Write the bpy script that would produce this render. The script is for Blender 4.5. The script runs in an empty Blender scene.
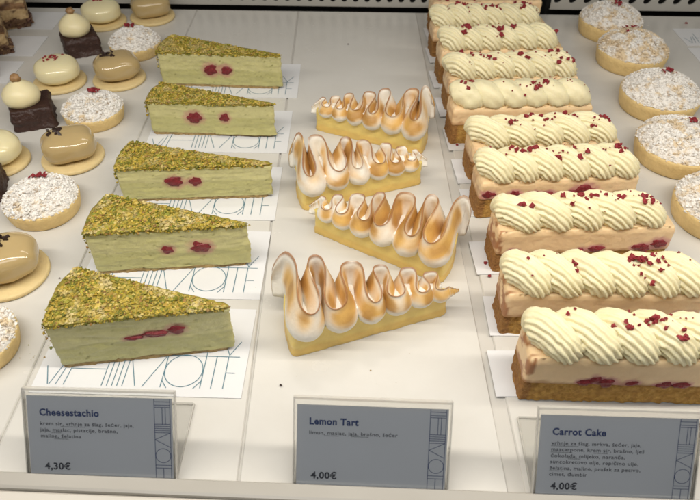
import bpy, math, random
import numpy as np
from mathutils import Vector, Matrix, noise
R = math.radians
C = bpy.context.scene.collection
sc = bpy.context.scene

# ------------------------------------------------------------------ camera geometry
F = 650.0; P = R(43); H = 0.36; ROLL = R(0.8)
def G(px, py, z=0.0):
    """pixel of the 700x500 photograph -> world x, y at height z"""
    u = px - 350; v = 250 - py
    c, s = math.cos(ROLL), math.sin(ROLL)
    u, v = c*u - s*v, s*u + c*v
    dy = F*math.cos(P) + v*math.sin(P); dz = -F*math.sin(P) + v*math.cos(P)
    t = (z - H)/dz
    return Vector((u*t, dy*t, z))

cam = bpy.data.objects.new('camera', bpy.data.cameras.new('camera')); C.objects.link(cam)
rt = Vector((1, 0, 0)); up = Vector((0, math.sin(P), math.cos(P))); bk = Vector((0, -math.cos(P), math.sin(P)))
X = math.cos(ROLL)*rt + math.sin(ROLL)*up; Y = -math.sin(ROLL)*rt + math.cos(ROLL)*up
M = Matrix((X, Y, bk)).transposed().to_4x4(); M.translation = (0, 0, H)
cam.matrix_world = M
cam.data.sensor_width = 36; cam.data.lens = F/700*36
cam.data.clip_start = 0.01; cam.data.clip_end = 50
cam.data.dof.use_dof = True; cam.data.dof.focus_distance = 0.50; cam.data.dof.aperture_fstop = 15
sc.camera = cam

# ------------------------------------------------------------------ materials
def mat(name, color=(.8,.8,.8), rough=.5, var=.0, vscale=60, bump=0.0, bscale=200, sss=0.0, srad=(1,.8,.5),
        coat=0.0, spec=.5, metal=0.0, vcol=False, dark=None, rvar=0.0, detail=6, dist=.001):
    m = bpy.data.materials.new(name); m.use_nodes = True
    nt = m.node_tree; N = nt.nodes; L = nt.links
    b = N['Principled BSDF']
    b.inputs['Roughness'].default_value = rough
    b.inputs['Metallic'].default_value = metal
    b.inputs['Specular IOR Level'].default_value = spec
    b.inputs['Coat Weight'].default_value = coat
    b.inputs['Coat Roughness'].default_value = .08
    tc = N.new('ShaderNodeTexCoord')
    if vcol:
        a = N.new('ShaderNodeAttribute'); a.attribute_name = 'Col'; base = a.outputs['Color']
    else:
        rgb = N.new('ShaderNodeRGB'); rgb.outputs[0].default_value = (*color, 1); base = rgb.outputs[0]
    if var > 0:
        n = N.new('ShaderNodeTexNoise'); n.inputs['Scale'].default_value = vscale; n.inputs['Detail'].default_value = detail
        n.inputs['Roughness'].default_value = .65
        L.new(tc.outputs['Object'], n.inputs['Vector'])
        rp = N.new('ShaderNodeMapRange'); rp.inputs[1].default_value = .3; rp.inputs[2].default_value = .7
        L.new(n.outputs['Fac'], rp.inputs[0])
        mx = N.new('ShaderNodeMix'); mx.data_type = 'RGBA'; mx.blend_type = 'MIX'
        dk = N.new('ShaderNodeMix'); dk.data_type = 'RGBA'; dk.blend_type = 'MULTIPLY'
        dk.inputs[0].default_value = 1
        L.new(base, dk.inputs[6]); dk.inputs[7].default_value = (*(dark or (1-var, 1-var*1.15, 1-var*1.4)), 1)
        L.new(rp.outputs[0], mx.inputs[0]); L.new(dk.outputs[2], mx.inputs[6]); L.new(base, mx.inputs[7])
        base = mx.outputs[2]
    L.new(base, b.inputs['Base Color'])
    if rvar > 0:
        n2 = N.new('ShaderNodeTexNoise'); n2.inputs['Scale'].default_value = 25; n2.inputs['Detail'].default_value = 5
        L.new(tc.outputs['Object'], n2.inputs['Vector'])
        r2 = N.new('ShaderNodeMapRange'); r2.inputs[3].default_value = rough-rvar; r2.inputs[4].default_value = rough+rvar
        L.new(n2.outputs['Fac'], r2.inputs[0]); L.new(r2.outputs[0], b.inputs['Roughness'])
    if bump > 0:
        n3 = N.new('ShaderNodeTexNoise'); n3.inputs['Scale'].default_value = bscale; n3.inputs['Detail'].default_value = 5
        L.new(tc.outputs['Object'], n3.inputs['Vector'])
        bp = N.new('ShaderNodeBump'); bp.inputs['Strength'].default_value = bump; bp.inputs['Distance'].default_value = dist
        L.new(n3.outputs['Fac'], bp.inputs['Height']); L.new(bp.outputs[0], b.inputs['Normal'])
    if sss > 0:
        b.inputs['Subsurface Weight'].default_value = sss
        b.inputs['Subsurface Radius'].default_value = srad
        b.inputs['Subsurface Scale'].default_value = .004
    return m

def acrylic(name, tint=(.99,.99,.985), refl=.5):
    m = bpy.data.materials.new(name); m.use_nodes = True
    nt = m.node_tree; N = nt.nodes; L = nt.links; N.clear()
    o = N.new('ShaderNodeOutputMaterial'); mx = N.new('ShaderNodeMixShader')
    t = N.new('ShaderNodeBsdfTransparent'); t.inputs[0].default_value = (*tint, 1)
    g = N.new('ShaderNodeBsdfGlossy'); g.inputs['Roughness'].default_value = .08
    fr = N.new('ShaderNodeFresnel'); fr.inputs[0].default_value = 1.49
    L.new(fr.outputs[0], mx.inputs[0]); L.new(t.outputs[0], mx.inputs[1]); L.new(g.outputs[0], mx.inputs[2])
    L.new(mx.outputs[0], o.inputs[0]); return m

def acrylic_edge(name):
    m = acrylic(name); nt = m.node_tree; N = nt.nodes; L = nt.links
    o = [n for n in N if n.type == 'OUTPUT_MATERIAL'][0]; src = o.inputs[0].links[0].from_socket
    d = N.new('ShaderNodeBsdfDiffuse'); d.inputs[0].default_value = (.8,.78,.73,1); mx = N.new('ShaderNodeMixShader'); mx.inputs[0].default_value = .42
    L.new(src, mx.inputs[1]); L.new(d.outputs[0], mx.inputs[2]); L.new(mx.outputs[0], o.inputs[0]); return m

MT = {
 'shelf': mat('shelf_white', (.60,.585,.55), .32, var=.05, vscale=9, bump=.15, bscale=90, rvar=.08, dist=.0004),
 'board': mat('board_white', (.66,.648,.615), .24, var=.06, vscale=14, bump=.25, bscale=120, rvar=.10, dist=.0003),
 'edge': mat('board_edge', (.55,.53,.49), .3),
 'metal': mat('grille_grey', (.46,.45,.42), .45, var=.08, vscale=20),
 'black': mat('flat_black', (.012,.011,.010), .7, var=.3, vscale=30),
 'rail': mat('rail_white', (.66,.63,.57), .35, var=.05, vscale=12, rvar=.08),
 'rail2': mat('rail_grey', (.45,.43,.39), .3, var=.05, vscale=12, rvar=.08),
 'paper': mat('card_white', (.74,.75,.77), .55, var=.02, vscale=40),
 'ink': mat('ink_teal', (.10,.21,.27), .6),
 'navy': mat('ink_navy', (.05,.085,.24), .6),
 'dink': mat('ink_dark', (.05,.055,.075), .6),
 'tag': mat('tag_blue_grey', (.86,.89,.93), .4, var=.02, vscale=30),
 'acr': acrylic('clear_acrylic'),
 'acredge': acrylic_edge('acrylic_edge'),
 'pist': mat('pistachio_cream', rough=.42, vcol=True, var=.10, vscale=160, bump=.5, bscale=420, sss=.25, srad=(.9,1,.4)),
 'crust': mat('biscuit_crust', (.46,.33,.15), .85, var=.4, vscale=300, bump=.9, bscale=500),
 'crumb': mat('pistachio_crumb', rough=.6, vcol=True, var=.25, vscale=500, spec=.35),
 'berry': mat('raspberry_red', (.26,.018,.030), .42, var=.5, vscale=350, bump=1, bscale=600, spec=.5),
 'dryberry': mat('dried_raspberry', (.38,.028,.045), .6, var=.5, vscale=500, bump=1, bscale=900),
 'curd': mat('lemon_curd', rough=.38, vcol=True, var=.10, vscale=120, bump=.35, bscale=260, sss=.3, srad=(1,.75,.2)),
 'mer': mat('torched_meringue', rough=.45, vcol=True, var=.08, vscale=260, bump=.35, bscale=420, sss=.06, srad=(1,.85,.6), spec=.45),
 'sponge': mat('carrot_sponge', rough=.85, vcol=True, var=.45, vscale=420, bump=1, bscale=520, dist=.0015),
 'peach': mat('peach_cream', rough=.5, vcol=True, var=.07, vscale=120, bump=.4, bscale=330, sss=.3, srad=(1,.7,.45)),
 'pipe': mat('piped_cream', (.87,.80,.53), .45, var=.05, vscale=120, bump=.35, bscale=300, sss=.25, srad=(1,.85,.5)),
 'shell': mat('shortcrust', (.84,.63,.29), .6, var=.16, vscale=180, bump=.6, bscale=420, sss=.15),
 'crumble': mat('sugared_crumble', rough=.8, vcol=True, var=.15, vscale=600, bump=.5, bscale=900),
 'dome': mat('white_glaze', (.86,.78,.49), .16, var=.03, vscale=40, sss=.3, srad=(1,.85,.5), coat=.3),
 'biscuit': mat('round_biscuit', (.78,.62,.32), .6, var=.10, vscale=160, bump=.4, bscale=400, sss=.15),
 'caramel': mat('caramel_glaze', (.52,.39,.19), .12, var=.05, vscale=40, sss=.2, coat=.5),
 'choc': mat('chocolate_brownie', (.052,.022,.017), .45, var=.35, vscale=200, bump=1, bscale=260, dist=.002),
 'dchoc': mat('dark_chocolate', (.035,.018,.015), .4, bump=.5, bscale=400),
 'dollop': mat('cream_dollop', (.88,.79,.50), .38, var=.03, vscale=50, bump=.12, bscale=150, sss=.3, srad=(1,.85,.5)),
 'nut': mat('hazelnut', (.45,.27,.13), .5, var=.45, vscale=220, bump=.7, bscale=300),
 'layer': mat('coffee_cream_layers', rough=.65, vcol=True, var=.3, vscale=220, bump=.9, bscale=260, dist=.0015),
}

# ------------------------------------------------------------------ mesh helpers
class MB:
    def __init__(s): s.v = []; s.f = []; s.c = []; s.n = 0; s.smooth = []
    def add(s, verts, faces, cols=None, smooth=True):
        verts = np.asarray(verts, float).reshape(-1, 3); k = s.n
        s.v.append(verts); s.n += len(verts)
        s.f += [tuple(i + k for i in f) for f in faces]; s.smooth += [smooth]*len(faces)
        if cols is None: cols = np.ones((len(verts), 3))*.8
        cols = np.asarray(cols, float)
        if cols.ndim == 1: cols = np.tile(cols, (len(verts), 1))
        s.c.append(cols)
    def build(s, name, m, parent=None, loc=None, rz=0):
        me = bpy.data.meshes.new(name)
        v = np.vstack(s.v)
        me.from_pydata(v.tolist(), [], s.f); me.update()
        me.polygons.foreach_set('use_smooth', s.smooth)
        col = me.color_attributes.new('Col', 'FLOAT_COLOR', 'POINT')
        c = np.ones((len(v), 4), np.float32); c[:, :3] = np.clip(np.vstack(s.c), 0, 1)
        col.data.foreach_set('color', c.ravel())
        me.materials.append(MT[m])
        o = bpy.data.objects.new(name, me); C.objects.link(o)
        if parent: o.parent = parent
        if loc is not None: o.location = loc; o.rotation_euler = (0, 0, rz)
        return o

def thing(name, label, cat, loc=(0,0,0), rz=0, group=None):
    o = bpy.data.objects.new(name, None); C.objects.link(o); o.empty_display_size = .01
    o.location = loc; o.rotation_euler = (0, 0, rz); return tag(o, label, cat, group)
def tag(o, label, cat, group=None):
    o['label'] = label; o['category'] = cat
    if group: o['group'] = group
    return o
def nz(x, y, z, s, seed=0.0): return noise.noise(Vector((x*s + seed*7.31, y*s + seed*3.17, z*s + seed*5.7)))
def fbm(x, y, z, s, seed=0.0):
    return nz(x,y,z,s,seed) + .5*nz(x,y,z,s*2.1,seed+1) + .25*nz(x,y,z,s*4.3,seed+2)
def mixc(a, b, t): t = min(1, max(0, t)); return tuple(a[i]*(1-t) + b[i]*t for i in range(3))
def sstep(a, b, x):
    t = min(1, max(0, (x-a)/(b-a))); return t*t*(3-2*t)

def box(mb, x0, x1, y0, y1, z0, z1, bev=0.0, cols=None):
    if bev <= 0:
        v = [(x0,y0,z0),(x1,y0,z0),(x1,y1,z0),(x0,y1,z0),(x0,y0,z1),(x1,y0,z1),(x1,y1,z1),(x0,y1,z1)]
        f = [(3,2,1,0),(4,5,6,7),(0,1,5,4),(1,2,6,5),(2,3,7,6),(3,0,4,7)]
        mb.add(v, f, cols, False); return
    b = bev; v = []
    rings = [(z0, b), (z0+b, 0), (z1-b, 0), (z1-b*.3, b*.3), (z1, b)]
    for z, i in rings:
        v += [(x0+i+b*.0, y0+i, z), (x1-i, y0+i, z), (x1-i, y1-i, z), (x0+i, y1-i, z)]
    f = [(3,2,1,0)]
    for r in range(len(rings)-1):
        for k in range(4):
            a = r*4+k; c = r*4+(k+1) % 4; f.append((a, c, c+4, a+4))
    n = (len(rings)-1)*4; f.append((n, n+1, n+2, n+3)); mb.add(v, f, cols, False)

def resample(poly, step, rad=.0015):
    """closed polygon -> evenly spaced points"""
    pts = [Vector((p[0], p[1])) for p in poly]; out = []
    for i, a in enumerate(pts):
        b = pts[(i+1) % len(pts)]; n = max(1, int((b-a).length/step))
        for k in range(n): out.append(a.lerp(b, k/n))
    for _ in range(2):
        out = [(out[i-1] + out[i]*2 + out[(i+1) % len(out)])/4 for i in range(len(out))]
    return out

def wall_prism(mb, poly, z0, z1, nzr, disp, col, step=.0022, top=True, bottom=False):
    """prism with densely gridded sides and a fan-gridded top"""
    o = resample(poly, step); n = len(o); cx = sum((p.x for p in o))/n; cy = sum((p.y for p in o))/n
    v = []; c = []
    nr = []
    for i in range(n):
        t = o[(i+1) % n] - o[i-1]; t.normalize(); nr.append(Vector((t.y, -t.x)))
    for k in range(nzr+1):
        z = z0 + (z1-z0)*k/nzr
        for i in range(n):
            d = disp(o[i].x, o[i].y, z, nr[i]); p = o[i] + nr[i]*d
            v.append((p.x, p.y, z)); c.append(col(o[i].x, o[i].y, z, nr[i]))
    f = [(k*n+i, k*n+(i+1) % n, (k+1)*n+(i+1) % n, (k+1)*n+i) for k in range(nzr) for i in range(n)]
    if top:
        last = nzr*n
        for s in (.88, .7, .5, .3, .12):
            base = len(v)
            for i in range(n):
                x = cx + (o[i].x-cx)*s; y = cy + (o[i].y-cy)*s
                v.append((x, y, z1 + .0004*fbm(x, y, z1, 200))); c.append(col(x, y, z1, Vector((0, 0))))
            f += [(last+i, last+(i+1) % n, base+(i+1) % n, base+i) for i in range(n)]; last = base
        f.append(tuple(range(last, last+n)))
    mb.add(v, f, c, True)

def lathe(mb, prof, n=48, cx=0, cy=0, col=None, wob=0.0, seed=0, sx=1, sy=1):
    v = []; c = []
    for j, (r, z) in enumerate(prof):
        for i in range(n):
            a = 2*math.pi*i/n; rr = r*(1 + wob*nz(math.cos(a), math.sin(a), z*40, 1.3, seed))
            v.append((cx + rr*math.cos(a)*sx, cy + rr*math.sin(a)*sy, z)); c.append(col or (.8,.8,.8))
    f = [(j*n+i, j*n+(i+1) % n, (j+1)*n+(i+1) % n, (j+1)*n+i) for j in range(len(prof)-1) for i in range(n)]
    f.append(tuple(range((len(prof)-1)*n, len(prof)*n))); f.append(tuple(reversed(range(n))))
    mb.add(v, f, c, True)

PHI = (1+5**.5)/2
ICO_V = np.array([(-1,PHI,0),(1,PHI,0),(-1,-PHI,0),(1,-PHI,0),(0,-1,PHI),(0,1,PHI),(0,-1,-PHI),(0,1,-PHI),(PHI,0,-1),(PHI,0,1),(-PHI,0,-1),(-PHI,0,1)])/1.902
ICO_F = [(0,11,5),(0,5,1),(0,1,7),(0,7,10),(0,10,11),(1,5,9),(5,11,4),(11,10,2),(10,7,6),(7,1,8),(3,9,4),(3,4,2),(3,2,6),(3,6,8),(3,8,9),(4,9,5),(2,4,11),(6,2,10),(8,6,7),(9,8,1)]
def lumps(mb, pts, smin, smax, cols, rs, flat=.7, smooth=False, jit=.35, power=2.0):
    for p in pts:
        s = smin + (smax-smin)*rs.rand()**power
        q = rs.randn(4); q /= np.linalg.norm(q); w, x, y, z = q
        Rm = np.array([[1-2*(y*y+z*z), 2*(x*y-z*w), 2*(x*z+y*w)], [2*(x*y+z*w), 1-2*(x*x+z*z), 2*(y*z-x*w)], [2*(x*z-y*w), 2*(y*z+x*w), 1-2*(x*x+y*y)]])
        v = ICO_V*(1 + jit*(rs.rand(12, 1)*2-1))*np.array([1, .75+.3*rs.rand(), .5+.4*rs.rand()])
        v = (v @ Rm.T)*s; v[:, 2] *= flat
        c = cols[rs.randint(len(cols))] if not callable(cols) else cols(p)
        c = np.array(c)*(.8+.4*rs.rand())
        mb.add(v + np.array(p), ICO_F, c, smooth)

def blob(r, seed, sc3=(1, 1, 1), n=12, amp=.25, fr=1.5):
    v = []; f = []
    m = n//2
    for j in range(1, m):
        t = math.pi*j/m
        for i in range(n):
            a = 2*math.pi*i/n; d = Vector((math.sin(t)*math.cos(a), math.sin(t)*math.sin(a), math.cos(t)))
            k = r*(1 + amp*nz(d.x, d.y, d.z, fr, seed)*2); v.append((d.x*k*sc3[0], d.y*k*sc3[1], d.z*k*sc3[2]))
    top = len(v); v.append((0, 0, r*sc3[2])); v.append((0, 0, -r*sc3[2]))
    for j in range(m-2):
        for i in range(n): f.append((j*n+i, (j+1)*n+i, (j+1)*n+(i+1) % n, j*n+(i+1) % n))
    for i in range(n): f.append((top, i, (i+1) % n)); f.append((top+1, (m-2)*n+(i+1) % n, (m-2)*n+i))
    return np.array(v), f

def sweep(mb, path, rad, prof, col=(.8,.8,.8), cap=True):
    """tube of unit profile [(a, r)] along path with parallel-transported frames"""
    n = len(path); T = []
    for i in range(n):
        t = (path[min(n-1, i+1)] - path[max(0, i-1)]).normalized(); T.append(t)
    u = T[0].orthogonal().normalized(); v = []; m = len(prof)
    for i in range(n):
        u = (u - T[i]*u.dot(T[i])).normalized(); w = T[i].cross(u)
        for a, r in prof:
            p = path[i] + (u*math.cos(a) + w*math.sin(a))*r*rad[i]; v.append(p[:])
    f = [(i*m+k, i*m+(k+1) % m, (i+1)*m+(k+1) % m, (i+1)*m+k) for i in range(n-1) for k in range(m)]
    if cap: f.append(tuple(reversed(range(m)))); f.append(tuple(range((n-1)*m, n*m)))
    mb.add(v, f, col, True)

def strokes(mb, segs, w, z):
    for a, b in segs:
        a = Vector(a); b = Vector(b); d = (b-a)
        if d.length < 1e-7: continue
        d.normalize(); q = Vector((-d.y, d.x))*w/2; e = d*w/2; z += 2e-6
        mb.add([(a.x-e.x+q.x, a.y-e.y+q.y, z), (a.x-e.x-q.x, a.y-e.y-q.y, z), (b.x+e.x-q.x, b.y+e.y-q.y, z), (b.x+e.x+q.x, b.y+e.y+q.y, z)], [(0,1,2,3)], smooth=False)

def circ(cx, cy, rx, ry, a0=0, a1=360, n=40):
    p = [(cx+rx*math.cos(R(a0+(a1-a0)*i/n)), cy+ry*math.sin(R(a0+(a1-a0)*i/n))) for i in range(n+1)]
    return list(zip(p[:-1], p[1:]))

# ------------------------------------------------------------------ setting: shelf, boards, grille, rail
def setting():
    mb = MB(); box(mb, -.95, .95, .150, .856, -.020, -.0016)
    o = mb.build('shelf', 'shelf'); o['kind'] = 'structure'
    mb = MB(); box(mb, -.95, .95, .05, 1.05, -.16, -.03)
    o = mb.build('lower_cabinet', 'black'); o['kind'] = 'structure'

    def board(name, quad, label):
        m = MB(); (ax, ay), (bx, by), (cx, cy), (dx, dy) = quad; b = .0008
        def ins(k):
            X = [q[0] for q in quad]; Yy = [q[1] for q in quad]; mx = sum(X)/4; my = sum(Yy)/4
            return [(q[0] + math.copysign(k, mx-q[0]), q[1] + math.copysign(k, my-q[1])) for q in quad]
        v = []
        for z, k in ((-.0042, 0), (-.0042+.0032, 0), (-.0004, .0004), (0, b)): v += [(x, y, z) for x, y in ins(k)]
        f = [(3,2,1,0)]
        for r in range(3):
            for k in range(4): a = r*4+k; c = r*4+(k+1) % 4; f.append((a, c, c+4, a+4))
        f.append((12, 13, 14, 15)); m.add(v, f, smooth=False)
        tag(m.build(name, 'board'), label, 'serving board', 'white boards laid side by side on the shelf')
    yf, yb = .176, .853
    def xl(p, q, y):
        a = G(*p); b = G(*q); t = (y-a.y)/(b.y-a.y); return a.x + (b.x-a.x)*t
    A = [((86,251),(25,384)), ((291,65),(247,405)), ((420,34),(498,437))]
    A = [(xl(p, q, yf), xl(p, q, yb)) for p, q in A]
    g = .0012
    board('serving_board', [(-.90, yf), (A[0][0], yf), (A[0][1], yb), (-.90, yb)], 'white board under the small domed and square pastries at the left')
    board('serving_board', [(A[0][0]+g, yf), (A[1][0], yf), (A[1][1], yb), (A[0][1]+g, yb)], 'narrow white board under the five green cheesecake slices')
    board('serving_board', [(A[1][0]+g, yf), (A[2][0], yf), (A[2][1], yb), (A[1][1]+g, yb)], 'white board with an empty back half under the four meringue tarts')
    board('serving_board', [(A[2][0]+.010, yf), (.92, yf), (.92, yb), (A[2][1]+.010, yb)], 'white board under the carrot cake bars and sugared tartlets at the right')

    # perforated grilles at the back
    def grille(x0, x1, pitch, w, h, zb, label, slant):
        t = thing('vent_grille', label, 'vent grille', ((x0+x1)/2, .8625, 0), 0, 'grey vent grilles along the back of the shelf')
        m = MB(); n = int((x1-x0)/pitch); W = n*pitch; ztop = .09; z0 = .0030; th = .0016
        K = 16
        for c in range(n):
            cx = -W/2 + (c+.5)*pitch
            rows = [zb + h/2, zb + h/2 + h + .010, zb + h/2 + 2*(h+.010)]
            zl = z0
            for r, zc in enumerate(rows):
                zh = (zc + h/2 + .005)
                outer = []; inner = []
                for k in range(K):
                    a = 2*math.pi*(k+.5)/K
                    dx, dz = math.cos(a), math.sin(a)
                    # slot (stadium)
                    iz = (h/2-w/2)*(1 if dz > 0 else -1) + dz*w/2; ix = dx*w/2 + slant*iz; inner.append((cx+ix, zc+iz))
                    s = max(abs(dx)/(pitch/2), abs(dz)/((zh-zl)/2)); outer.append((cx+dx/s, (zl+zh)/2+dz/s))
                # snap corners
                for qx in (-1, 1):
                    for qz in (zl, zh):
                        k = min(range(K), key=lambda i: (outer[i][0]-cx-qx*pitch/2)**2 + (outer[i][1]-qz)**2); outer[k] = (cx+qx*pitch/2, qz)
                v = [(x, 0, z) for x, z in outer] + [(x, 0, z) for x, z in inner] + [(x, th, z) for x, z in inner]
                f = [(k, (k+1) % K, K+(k+1) % K, K+k) for k in range(K)] + [(K+k, K+(k+1) % K, 2*K+(k+1) % K, 2*K+k) for k in range(K)]
                m.add(v, f, smooth=False); zl = zh
        # folded lip below and top strip
        m.add([(-W/2,0,z0),(W/2,0,z0),(W/2,.006,z0-.0015),(-W/2,.006,z0-.0015)], [(0,1,2,3)], smooth=False)
        m.build('perforated_panel', 'metal', t)
        d = MB(); box(d, -W/2, W/2, .02, .05, -.02, .11); d.build('dark_cavity_box', 'black', t)  # black box paints in the dark of the cavity behind the slots
        return t
    grille(-.80, .245, .0152, .0078, .018, .0092, 'grey perforated vent strip with narrow slots behind the boards at left and centre', .12)
    grille(.262, .80, .0198, .0100, .020, .0118, 'grey vent strip with wider oval slots behind the tartlets at right', .25)
    m = MB(); box(m, -.95, .95, .8565, .8620, -.02, -.008); o = m.build('gap_dark_filler', 'black'); o['kind'] = 'structure'  # black filler standing in for the shade in the gap behind the shelf

    # front rail: a low grey lip then a paler outer strip
    pa = G(0, 475); pb = G(480, 494.5); ang = math.atan2(pb.y-pa.y, pb.x-pa.x)
    t = thing('front_rail', 'pale grey front rail running below the three price holders', 'rail', ((pa.x+pb.x)/2, (pa.y+pb.y)/2, 0), ang)
    def prof(pts, name, m_):
        m = MB(); n = len(pts); v = [(-.7, y, z) for y, z in pts] + [(.7, y, z) for y, z in pts]
        f = [(i, i+n, (i+1) % n+n, (i+1) % n) for i in range(n)] + [tuple(range(n)), tuple(reversed(range(n, 2*n)))]
        m.add(v, f, smooth=False); m.build(name, m_, t)
    prof([(0, -.004), (0, .0045), (-.0012, .0058), (-.0085, .0058), (-.0100, .0050), (-.0103, -.004)], 'inner_lip', 'rail2')
    prof([(-.0106, -.006), (-.0106, .0025), (-.0118, .0036), (-.026, .0036), (-.028, .0025), (-.028, -.006)], 'outer_strip', 'rail')
setting()

# ------------------------------------------------------------------ printed logo strokes
def logo():
    s = [((.0,.55),(.25,.0)), ((.30,0),(.52,.6)), ((.52,0),(.70,.75)), ((.78,0),(.90,1)),
         ((.84,.5),(2.05,.5)), ((2.05,0),(2.05,1))]
    s += [((x, 0), (x, 1)) for x in (2.22, 2.39, 2.56, 2.73)]
    s += [((2.73,1),(3.15,.02)), ((3.40,.0),(3.98,1)), ((3.50,1),(6.45,1)), ((4.0,0),(4.0,1)), ((4.0,.2),(4.2,-.02)), ((5.3,.2),(5.1,-.02))]
    s += circ(4.65, .52, .64, .5)
    s += [((5.32,0),(5.32,1.5)), ((5.68,0),(5.68,1)), ((6.08,0),(6.08,1)), ((6.08,.48),(6.38,.48)), ((5.82,1.55),(6.1,1.05)), ((6.42,1.5),(6.1,1.05))]
    return s
def cake_card(corner, ang, w, d, label, group, logo_on=True, ink='ink', lx=None):
    """corner = front-left in world"""
    t = thing('cake_card', label, 'card', (corner[0], corner[1], 0), ang, group)
    m = MB(); box(m, 0, w, 0, d, .0002, .0007); m.build('paper', 'paper', t)
    if logo_on:
        s = logo(); sx = w*.93/6.5; sy = .026; ox = w*.035; oy = .007
        segs = [((ox+a[0]*sx, oy+a[1]*sy), (ox+b[0]*sx, oy+b[1]*sy)) for a, b in s]
        q = MB(); strokes(q, segs, .00055, .0009); q.build('lettering', ink, t)
    return t

# ------------------------------------------------------------------ cheesecake
def berry(t, x, y, z, sx, sz, seed, m='berry', sy=.35):
    v, f = blob(1, seed, (sx, max(sx, sz)*sy, sz), n=34, amp=.16, fr=1.3)
    v = np.array([np.array(p)*(1 + .24*nz(p[0]/sx, 0, p[2]/sz, 1.7, seed) + .25*abs(nz(p[0]/sx, p[1], p[2]/sz, 4.0, seed))) for p in v])
    q = MB(); q.add(v, f); return q.build('raspberry', m, t, (x, y, z))

def cheesecake(a, c, seed, label, berries, rimw, streak=False, chip=False, HB=.0375):
    rs = np.random.RandomState(seed); a = G(*a); c = G(*c)
    L = (c-a).length; ang = math.atan2(c.y-a.y, c.x-a.x)
    t = thing('cheesecake_slice', label, 'cake slice', (a.x, a.y, .0008), ang, 'green cheesecake slices in a row')
    al = math.atan2(rimw, L)                       # wedge angle at the tip
    rim = [(L - L*1.0*math.cos(al*k), L*1.0*math.sin(al*k)) for k in (1, .8, .6, .4, .2)]
    bul = [(.0, .0), (-.0012, 0), (-.0016, 0), (-.0012, 0), (-.0006, 0)]
    rim = [(x+b[0], y) for (x, y), b in zip(rim, bul)]
    poly = [(0, 0), (L-.003, 0), (L, .0015), (L-.002, .0035)] + rim
    HC = .0030
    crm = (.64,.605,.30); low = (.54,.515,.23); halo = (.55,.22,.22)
    def disp(x, y, z, n):
        d = .0006*fbm(x, y, z*1.8, 60, seed) + .0004*nz(x*.25, y, z, 600, seed)
        if y < .002: d += .0004*nz(x*.3, y, z*2, 160, seed+4) + .0005*nz(x*.12, y, z*1.6, 700, seed+12)*(.4+abs(nz(x, y, z, 50, seed+13))) - .0010*sstep(.45, .7, nz(x, y, z, 330, seed+14))
        if x > L*.96: d += .0012*nz(x, y, z, 200, seed)
        if chip and x > L*.52 and z < .010 and y < .004: d += .0025*(1-z/.010)
        return d
    def col(x, y, z, n):
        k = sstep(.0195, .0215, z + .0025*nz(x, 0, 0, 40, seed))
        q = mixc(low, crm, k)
        g = fbm(x, y, z, 420, seed+9)
        if g > .62: q = mixc(q, (.26,.25,.07), (g-.62)*3)
        q = mixc(q, (.46,.44,.18), .5*sstep(.2, .6, nz(x*.2, y, z*1.5, 300, seed+21)))
        if y < .004:
            for bx, bz, sx, sz in berries:
                e = math.hypot((x-bx*L)/(sx*1.75), (z-bz)/(sz*1.8)) + .25*nz(x, y, z, 300, seed)
                q = mixc(halo, q, .35 + .65*sstep(.6, 1.15, e))
        return q
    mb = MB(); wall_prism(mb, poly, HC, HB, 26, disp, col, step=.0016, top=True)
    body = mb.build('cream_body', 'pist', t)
    mb = MB(); wall_prism(mb, [(x+(.0006 if x < L/2 else -.004), y+.0005) for x, y in poly], 0, HC-.0001, 4, lambda x, y, z, n: .0012*fbm(x, y, z, 300, seed+3), lambda *q: (.5,.5,.5), step=.002, top=True)
    mb.build('crust', 'crust', t)
    # topping: thin bed plus nut crumbs
    mb = MB()
    wall_prism(mb, [(x - (.0008 if x < .01 else 0), y) for x, y in poly], HB+.0001, HB+.0020, 3, lambda x, y, z, n: .0010*fbm(x, y, z, 260, seed+5), lambda x, y, z, n: mixc((.28,.24,.03), (.52,.42,.10), .5+fbm(x, y, z, 200, seed)), step=.002)
    def inside(x, y):
        return y > -.0008 and math.hypot(x-L, y) < L+.0004 and math.atan2(y, L-x) < al + .004
    cols = [(.42,.33,.035), (.50,.37,.045), (.30,.27,.03), (.56,.42,.07), (.62,.50,.16), (.19,.20,.025), (.46,.32,.04), (.54,.42,.09), (.14,.15,.02), (.34,.20,.06), (.24,.22,.03)]
    N = 3000; pts = []
    while len(pts) < N:
        x = rs.rand()*(L+.003)-.002; y = rs.rand()*(rimw+.004)-.001
        if inside(x, y): pts.append((x, y, HB+.0021 + .0009*fbm(x, y, 0, 130, seed) + .0008*rs.rand()))
    lumps(mb, pts, .0005, .0015, lambda p: mixc(cols[rs.randint(len(cols))], (.74,.63,.33), (.75 if seed < 3 else .35)*sstep(.05, .55, fbm(p[0], p[1], 0, 75, seed+6))), rs, flat=.6)
    lumps(mb, [pts[i] for i in rs.randint(0, len(pts), 90)], .0014, .0026, [(.36,.34,.05), (.28,.29,.04), (.62,.48,.12), (.50,.34,.07)], rs, flat=.55)
    # crumbs hanging over the rim side and the long back cut
    pts = []
    for _ in range(230):
        k = rs.rand(); th = al*k; z = HB+.001 - abs(rs.randn())*.009
        if z > .003: pts.append((L - (L+.0012)*math.cos(th) , (L)*math.sin(th), z))
    for _ in range(120):
        x = rs.rand()*L*.96; pts.append((x, -.0006, HB+.0012-abs(rs.randn())*.0008))
    lumps(mb, pts, .0005, .0014, cols, rs, flat=.9)
    mb.build('nut_topping', 'crumb', t)
    for i, (bx, bz, sx, sz) in enumerate(berries): berry(t, bx*L, -.0001, bz, sx, sz, seed*3+i, sy=.22)
    return t

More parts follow.
